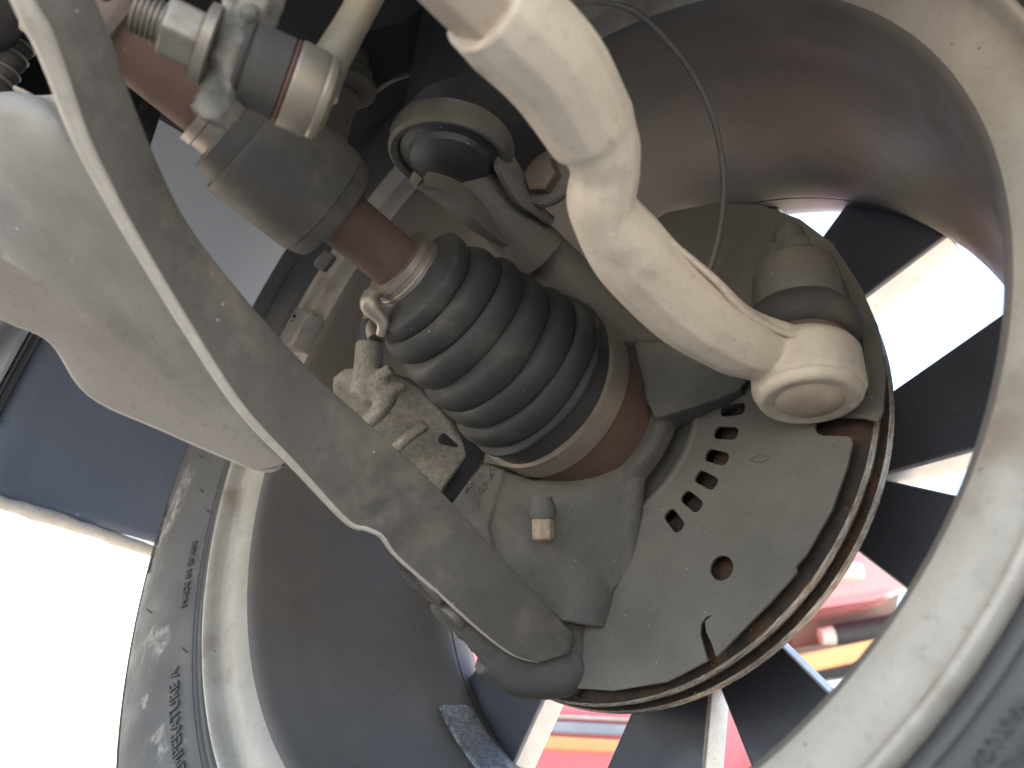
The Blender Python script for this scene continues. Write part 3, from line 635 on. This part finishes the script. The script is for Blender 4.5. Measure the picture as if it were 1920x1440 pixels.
# upper rows reach the flange's upper edge (hidden behind it)
top1 = resample(curve([P(*q) for q in ((-60, 190, .243), (60, 192, .243), (150, 300, .247), (300, 560, .268), (440, 730, .284), (535, 850, .294))], 6), 60)
top2 = resample(curve([P(*q) for q in ((-60, 184, .266), (60, 186, .262), (190, 210, .252), (345, 470, .258), (480, 650, .276), (560, 760, .290))], 6), 60)
sheet += [top1, top2]
fine = []
for j in range(60):
    fine.append(resample([s_[j] for s_ in sheet[:3]] + curve([s_[j] for s_ in sheet[2:]], 6)[1:], 44))
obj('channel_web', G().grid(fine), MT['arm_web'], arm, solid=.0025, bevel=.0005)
g = G(); e5 = curve([P(*q) for q in R5 + [(530, 870, .297)]], 6); g.tube(e5, [.0013] * len(e5), 10, True, 1); obj('far_edge', g, MT['arm_edge'], arm)
# bolted ball joint plate under the end
pl = [(700, 1000), (742, 1070), (770, 1105), (812, 1135), (845, 1185), (880, 1222), (915, 1262), (955, 1292), (1010, 1310), (1060, 1310), (1088, 1298), (1100, 1262), (1100, 1222), (1070, 1195), (980, 1190), (900, 1130), (820, 1060)]
def dpl(x, y): return .304 + (x - 700) / 400 * .038
g = G(); g.slab([P(x, y, dpl(x, y)) for x, y in pl], dirw([.25, -.35, .9]), .010)
tp(g, [(905, 1235, .330, 28), (985, 1272, .337, 36), (1060, 1262, .342, 42), (1090, 1240, .344, 34)])
tp(g, [(1060, 1190, .350, 40), (1080, 1240, .346, 36)])
bp_ = obj('ball_joint_plate', g, MT['cast'], arm, remesh=.0012, smo=3)
g = G(); tp(g, [(1080, 1200, .352, 42), (1062, 1160, .356, 52), (1062, 1130, .358, 60)]); obj('ball_joint_boot', g, MT['rubber2'], arm)
g = G(); tp(g, [(1020, 1290, .333, 5), (1060, 1302, .336, 5), (1090, 1285, .338, 5)]); obj('plate_flash', g, MT['cast'], arm)
for (px, py, d) in ((800, 1104, .3150), (838, 1158, .3225)):
    c = P(px, py, d); n_ = nrm(dirw([-.60, .62, -.50]))
    g = G(); g.lathe(c - n_ * .006, n_, [(0, .0084), (.006, .0086), (.0070, .0084), (.0074, .0070)], 44); obj('bolt_head', g, MT['arm'], arm)

# ------------------------------------------------------------------ stabiliser link, bar end and bolt
LD = .212
la = nrm(P(590, 178, .225) - P(285, 35, .207)); l0 = P(285, 35, .207)
def lk(px):
    lo, hi = -.05, .12
    for _ in range(50):
        m_ = (lo + hi) / 2; c = M.T @ (l0 + la * m_ - C0)
        if 960 + FPX * c[0] / c[2] < px: lo = m_
        else: hi = m_
    return lo
link = thing('stabiliser_link', 'zinc stabiliser link with black joint body, rod and threaded bolt', 'stabiliser link', l0)
g = G(); prof = []; h0, h1 = lk(252), lk(330); nth = 8
for i in range(nth * 4 + 1):
    prof.append((h0 + (h1 - h0) * i / (nth * 4), .0052 + .0008 * (1 if i % 4 in (1, 2) else -.4)))
g.lathe(l0, la, [(h0 - .0005, .003)] + prof, 32); obj('threaded_stud', g, MT['bolt'], link, angle=25)
g = G(); g.lathe(l0, la, [(lk(308), .0075), (lk(312), .0088), (lk(375), .0088), (lk(378), .0080)], 6, ph=.15); nt_ = obj('hex_nut', g, MT['bolt'], link, bevel=.0008)
g = G(); g.lathe(l0, la, [(lk(374), .0090), (lk(378), .0112), (lk(396), .0114), (lk(399), .010)], 40); obj('nut_flange', g, MT['bolt'], nt_)
g = G(); g.lathe(l0, la, [(lk(448), .0098), (lk(455), .0116), (lk(462), .0108), (lk(466), .0118), (lk(530), .0122), (lk(534), .0112)], 44); obj('joint_body', g, MT['rubber2'], link)
g = G(); g.lathe(l0, la, [(lk(533), .0106), (lk(534), .0122), (lk(538), .0124), (lk(540), .0112)], 44); obj('seal_ring', g, MT['redring'], link)
g = G(); g.lathe(l0, la, [(lk(541), .0120), (lk(544), .0128), (lk(590), .0128), (lk(597), .0120), (lk(600), .0126), (lk(612), .0120), (lk(622), .008)], 14, ph=.1); obj('joint_cup', g, MT['link'], link, bevel=.0006)
g = G(); tp(g, [(590, 165, .2265, 46), (628, 100, .231, 34), (665, 35, .236, 31), (735, -95, .246, 31)], 24); obj('link_rod', g, MT['link'], link)
bar = thing('anti_roll_bar', 'corroded flattened end of anti roll bar holding the link bolt', 'anti roll bar', P(430, 80, .214))
pp = [(432, -50), (520, -50), (498, 10), (474, 70), (462, 130), (432, 190), (402, 226), (372, 222), (352, 200), (368, 165), (394, 110), (410, 60), (420, 10)]
dpp = lambda x, y: .2125 + (x - 420) * .00002
g = G(); g.slab([P(x, y, dpp(x, y)) for x, y in pp], la * .55 + dirw([0, 0, .85]), .007)
for i in range(26):
    q = random.choice(pp); w = random.random(); cx, cy = 425 + (q[0] - 425) * w * .8, 90 + (q[1] - 90) * w * .8
    g.ball(P(cx, cy, .2130), .0022 + .0012 * random.random(), 10)
obj('bar_end', g, MT['plate'], bar, remesh=.0009, smo=3)

# ------------------------------------------------------------------ brake caliper casting behind the boot
cal = thing('brake_caliper', 'coarse sunlit sandy metal casting of the brake caliper behind the boot', 'brake caliper', P(740, 780, .45))
g = G()
g.slab([P(x, y, d) for x, y, d in ((622, 708, .47), (645, 690, .47), (690, 688, .462), (740, 700, .455), (790, 730, .455), (850, 790, .46), (880, 850, .462), (800, 960, .45), (700, 880, .45), (620, 790, .46))], dirw([.2, .1, 1]), .035)
tp(g, [(694, 640, .45, 27), (690, 690, .448, 27), (684, 740, .447, 30)])
tp(g, [(678, 742, .446, 13), (706, 712, .441, 13), (735, 690, .440, 13)])
tp(g, [(676, 745, .446, 10), (715, 735, .442, 14), (760, 722, .444, 12)])
tp(g, [(680, 800, .447, 14), (712, 770, .442, 17), (740, 738, .446, 12)])
tp(g, [(735, 850, .449, 12), (762, 822, .447, 12), (800, 796, .452, 12)])
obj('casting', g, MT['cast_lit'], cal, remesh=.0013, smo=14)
g = G(); tp(g, [(694, 600, .452, 21), (694, 645, .451, 24)]); obj('guide_pin_boot', g, MT['sensor'], cal)
g = G(); tp(g, [(704, 540, .452, 14), (702, 575, .452, 17), (698, 610, .451, 20), (706, 636, .4455, 17)]); obj('guide_pin', g, MT['band'], cal)
g = G(); g.slab([P(x, y, .462) for x, y in ((835, 790), (930, 850), (930, 900), (840, 950), (770, 950), (790, 880))], dirw([0, 0, 1]), .02); obj('gap_shade_slab', g, MT['black'], cal, bevel=.003)  # black slab filling the caliper gap, standing for its shade

# ------------------------------------------------------------------ brake hose / sensor cable
cpts = [(1030, 25, .36), (1080, 4, .36), (1130, 4, .362), (1190, 22, .365), (1250, 75, .368), (1300, 140, .370), (1335, 215, .372), (1353, 290, .372), (1357, 360, .372), (1350, 430, .370), (1335, 490, .366), (1318, 530, .362), (1290, 580, .36)]
g = G(); e = curve([P(*q) for q in cpts], 8); g.tube(e, [.0015] * len(e), 12, True, 1)
tag(obj('sensor_cable', g, MT['cable'], origin=P(1300, 560, .362)), 'thin grey sensor cable looping past the tie rod', 'cable')

# ------------------------------------------------------------------ hose bracket with ribbed grommets
br = thing('hose_bracket', 'black sheet bracket with ribbed grommets beside the strut', 'bracket', P(720, 110, .47))
bpz = [(672, 62), (715, 50), (752, 42), (790, 14), (800, 14), (795, 132), (762, 138), (735, 150), (706, 172), (680, 186), (652, 190), (640, 170), (640, 100)]
g = G(); g.slab([P(x, y, .455 + (x - 640) * -.0001) for x, y in bpz], dirw([0, .1, 1]), .004); obj('bracket_plate', g, MT['black'], br, bevel=.0012)
g = G(); tp(g, [(650, 190, .449, 4), (690, 180, .449, 4), (735, 152, .447, 4), (790, 133, .445, 4)]); obj('bracket_flange', g, MT['cable'], br)
gm = nrm(P(652, 200, .44) - P(668, 80, .46))
for px, py, r_ in ((664, 116, .0085), (660, 140, .0115), (656, 166, .0150)):
    g = G(); g.lathe(P(px, py, .442), gm, [(-.003, r_ * .7), (-.0025, r_), (.0015, r_), (.003, r_ * .8)], 36); obj('grommet', g, MT['rubber2'], br)
g = G(); tp(g, [(650, 180, .44, 24), (636, 215, .436, 26), (622, 262, .43, 27)]); 
tag(obj('brake_hose', g, MT['braid']), 'short braided brake hose hanging below the black bracket', 'hose')

# ------------------------------------------------------------------ ribbed conduit in the dark recess
rec = thing('ribbed_conduit', 'black ribbed conduit inside the dark recess behind the control arm', 'conduit', P(20, 120, .30))
c0_, c1_ = P(52, 50, .305), P(-25, 190, .295); cd = c1_ - c0_; cl_ = np.linalg.norm(cd)
prof = []
for i in range(61):
    s_ = i / 60; prof.append((cl_ * s_, .0048 + .0012 * abs(math.sin(s_ * math.pi * 5.5))))
g = G(); g.lathe(c0_, cd, prof, 30); obj('conduit', g, MT['rubber'], rec)
for s_ in (.23, .38, .58, .72):
    g = G(); g.lathe(c0_ + cd * s_, cd, [(0, .0058), (.0003, .0064), (.001, .0064), (.0013, .0058)], 30); obj('rib', g, MT['cable'], rec)
g = G(); tp(g, [(28, 164, .288, 5), (45, 172, .288, 5), (60, 180, .288, 5)]); obj('clip', g, MT['band'], rec)

# ------------------------------------------------------------------ wheel arch: painted inner fender, dark liner, added shading body above
def archshell(a0, a1, z0, z1, r, name, m, parent, seg=40, thick=.004, bumps=True):
    g = G(); rows = []
    for j in range(13):
        z = z0 + (z1 - z0) * j / 12
        rows.append([np.array([*pol(r + .004 * math.sin(j * .9) * (1 if bumps else 0), a0 + (a1 - a0) * k / seg), z]) for k in range(seg + 1)])
    g.grid(rows); return obj(name, g, m, parent, local=True, solid=thick)
fend = thing('inner_fender', 'pale blue grey painted inner fender panel behind the tyre', 'fender', None, matrix=wheel_mat)
archshell(-46, 128, -.17, .20, .385, 'arch_panel', MT['arch'], fend, 90)
lin = thing('arch_liner', 'dark navy plastic wheel arch liner with pale lower lip', 'liner', None, matrix=wheel_mat)
archshell(-64.6, -45, -.104, .20, .383, 'liner_panel', MT['liner'], lin, 20)
archshell(-60.5, -43, -.150, -.112, .379, 'liner_strip', MT['trim'], lin, 14)
archshell(-63.5, -43, -.113, -.105, .381, 'liner_gap', MT['black'], lin, 14)
g = G(); e = [np.array([*pol(.384, -65.4), -.16 + .38 * k / 40]) + np.array([.0012 * random.random(), .0015 * random.random(), 0]) for k in range(41)]
g.tube(e, [.0042 + .0012 * random.random() for _ in e], 12, True, 1); obj('lower_lip', g, MT['lip'], lin, local=True)

# unseen car body added above to shade the scene, plus the recess sheet
body = thing('car_underbody', 'dark car underbody added above the suspension to shade it', 'car body', (0, 0, .62))
wx = nrm(np.array([AXW[0], AXW[1], 0])); wy = np.array([-wx[1], wx[0], 0]); hubw = axpt(.09)
def BP(out, along, z): q = hubw + wx * out + wy * along; return np.array([q[0], q[1], z])
SG = 1 if (C0 - hubw) @ wy < 0 else -1                                # side of the axle away from the camera
g = G(); g.slab([BP(-.28, -.45, .56), BP(.14, -.45, .56), BP(.14, .45, .56), BP(-.28, .45, .56)], [0, 0, 1], .35); obj('shading_shell', g, MT['under'], body, bevel=.03)  # unseen roof added to shade the scene from above
g = G(); g.slab([BP(-1.4, SG * .12, .50), BP(-.27, SG * .12, .50), BP(-.27, SG * 1.6, .50), BP(-1.4, SG * 1.6, .50)], [0, 0, 1], .4); obj('shading_pan', g, MT['under'], body, bevel=.02)  # unseen pan shaped to stop sun but leave the camera side open
g = G(); g.slab([BP(-.32, -.5, .36), BP(-.29, -.5, .36), BP(-.29, .5, .36), BP(-.32, .5, .36)], [0, 0, 1], .30); obj('sky_block_wall', g, MT['under'], body, bevel=.01)  # unseen wall added to keep sky light off the rim top
g = G(); g.slab([P(-260, -260, .44), P(330, -260, .44), P(300, 120, .44), P(240, 300, .42), P(-260, 330, .42)], dirw([0, 0, 1]), .02); obj('recess_dark_sheet', g, MT['black'], body, bevel=.004)  # black sheet added behind the conduit to darken the recess

# ------------------------------------------------------------------ background: red car on an orange lift
def bgp(px, py, d): return P(px, py, d)

car = thing('red_car', 'glossy red car parked beyond the wheel, blurred between the spokes', 'car', (P(1100, 1400, 1.9)[0], P(1100, 1400, 1.9)[1], 0))
fwd = np.array([0.12, 1, 0.]); fwd /= np.linalg.norm(fwd)
o1 = [(520, 1470), (515, 1100), (600, 960), (1450, 915), (1650, 985), (1712, 1075), (1702, 1104), (1640, 1122), (1510, 1142), (1452, 1200), (1432, 1300), (1425, 1470)]
g = G(); g.slab([P(x, y, 1.8) for x, y in o1], fwd, 2.6); obj('body', g, MT['red'], car, bevel=.05)
def strip(pts, d, th, name, m, bev=.006):
    g = G(); g.slab([P(x, y, d) for x, y in pts], fwd, th); return obj(name, g, m, car, bevel=bev)
strip([(900, 1345), (1250, 1362), (1250, 1384), (900, 1366)], 1.78, .05, 'rub_strip', MT['bluetrim'])
strip([(930, 1374), (1220, 1390), (1220, 1416), (930, 1400)], 1.78, .05, 'signal_lens', MT['orange'])
strip([(900, 1332), (1250, 1348), (1250, 1355), (900, 1340)], 1.78, .04, 'pale_strip', MT['lip'])  # pale strip standing in for a white highlight on the body
strip([(1540, 1040), (1622, 1052), (1628, 1084), (1560, 1080)], 1.775, .06, 'head_lamp', MT['lip'], .012)
strip([(1480, 1140), (1690, 1108), (1672, 1190), (1484, 1215)], 1.95, .6, 'underbody', mat('grey_brown_underbody', (.30, .24, .21), None, .8, 0, 8, .1))
g = G(); g.tube([P(1552, 1192, 1.88), P(1600, 1186, 1.88), P(1680, 1172, 1.88)], [.022, .026, .028], 20); tb = obj('exhaust_pipe', g, MT['black'], car)
g = G(); g.tube([P(1538, 1194, 1.875), P(1562, 1191, 1.875)], [.020, .023], 20); obj('pipe_end', g, MT['lip'], tb)
for px in (640, 1330):
    q = P(px, 1440, 2.3); rr_ = .30; ax_ = np.array([fwd[1], -fwd[0], 0])
    cx_ = np.array([q[0], q[1], rr_])
    g = G(); g.lathe(cx_ - ax_ * .1, ax_, [(0, .18), (0, .27), (.02, .30), (.18, .30), (.20, .27), (.20, .18)], 40); ty = obj('tyre', g, MT['tyre'], car)
    g = G(); g.lathe(cx_ - ax_ * .09, ax_, [(0, .02), (0.01, .17), (.03, .185), (.17, .185), (.18, .02)], 32); obj('wheel_rim', g, MT['spoke_face'], ty)
lift = thing('lift_arm', 'orange painted lift arm standing below the red car', 'lift', (P(1470, 1240, 1.86)[0], P(1470, 1240, 1.86)[1], 0))
g = G(); g.slab([P(x, y, 1.86) for x, y in ((1440, 1240), (1475, 1232), (1720, 1180), (1720, 1215), (1480, 1268), (1440, 1275))], fwd, .09); obj('beam', g, MT['orange'], lift, bevel=.006)
g = G(); g.slab([P(x, y, 1.88) for x, y in ((1500, 1262), (1640, 1232), (1620, 1262), (1510, 1280))], fwd, .08); obj('beam_pad', g, MT['black'], lift, bevel=.006)
q = P(1448, 1258, 1.90); g = G(); g.box((q[0], q[1], (q[2] - .01) / 2), [1, 0, 0], [0, 1, 0], [0, 0, 1], .045, .045, (q[2] - .01) / 2); obj('post', g, MT['orange'], lift, bevel=.004)
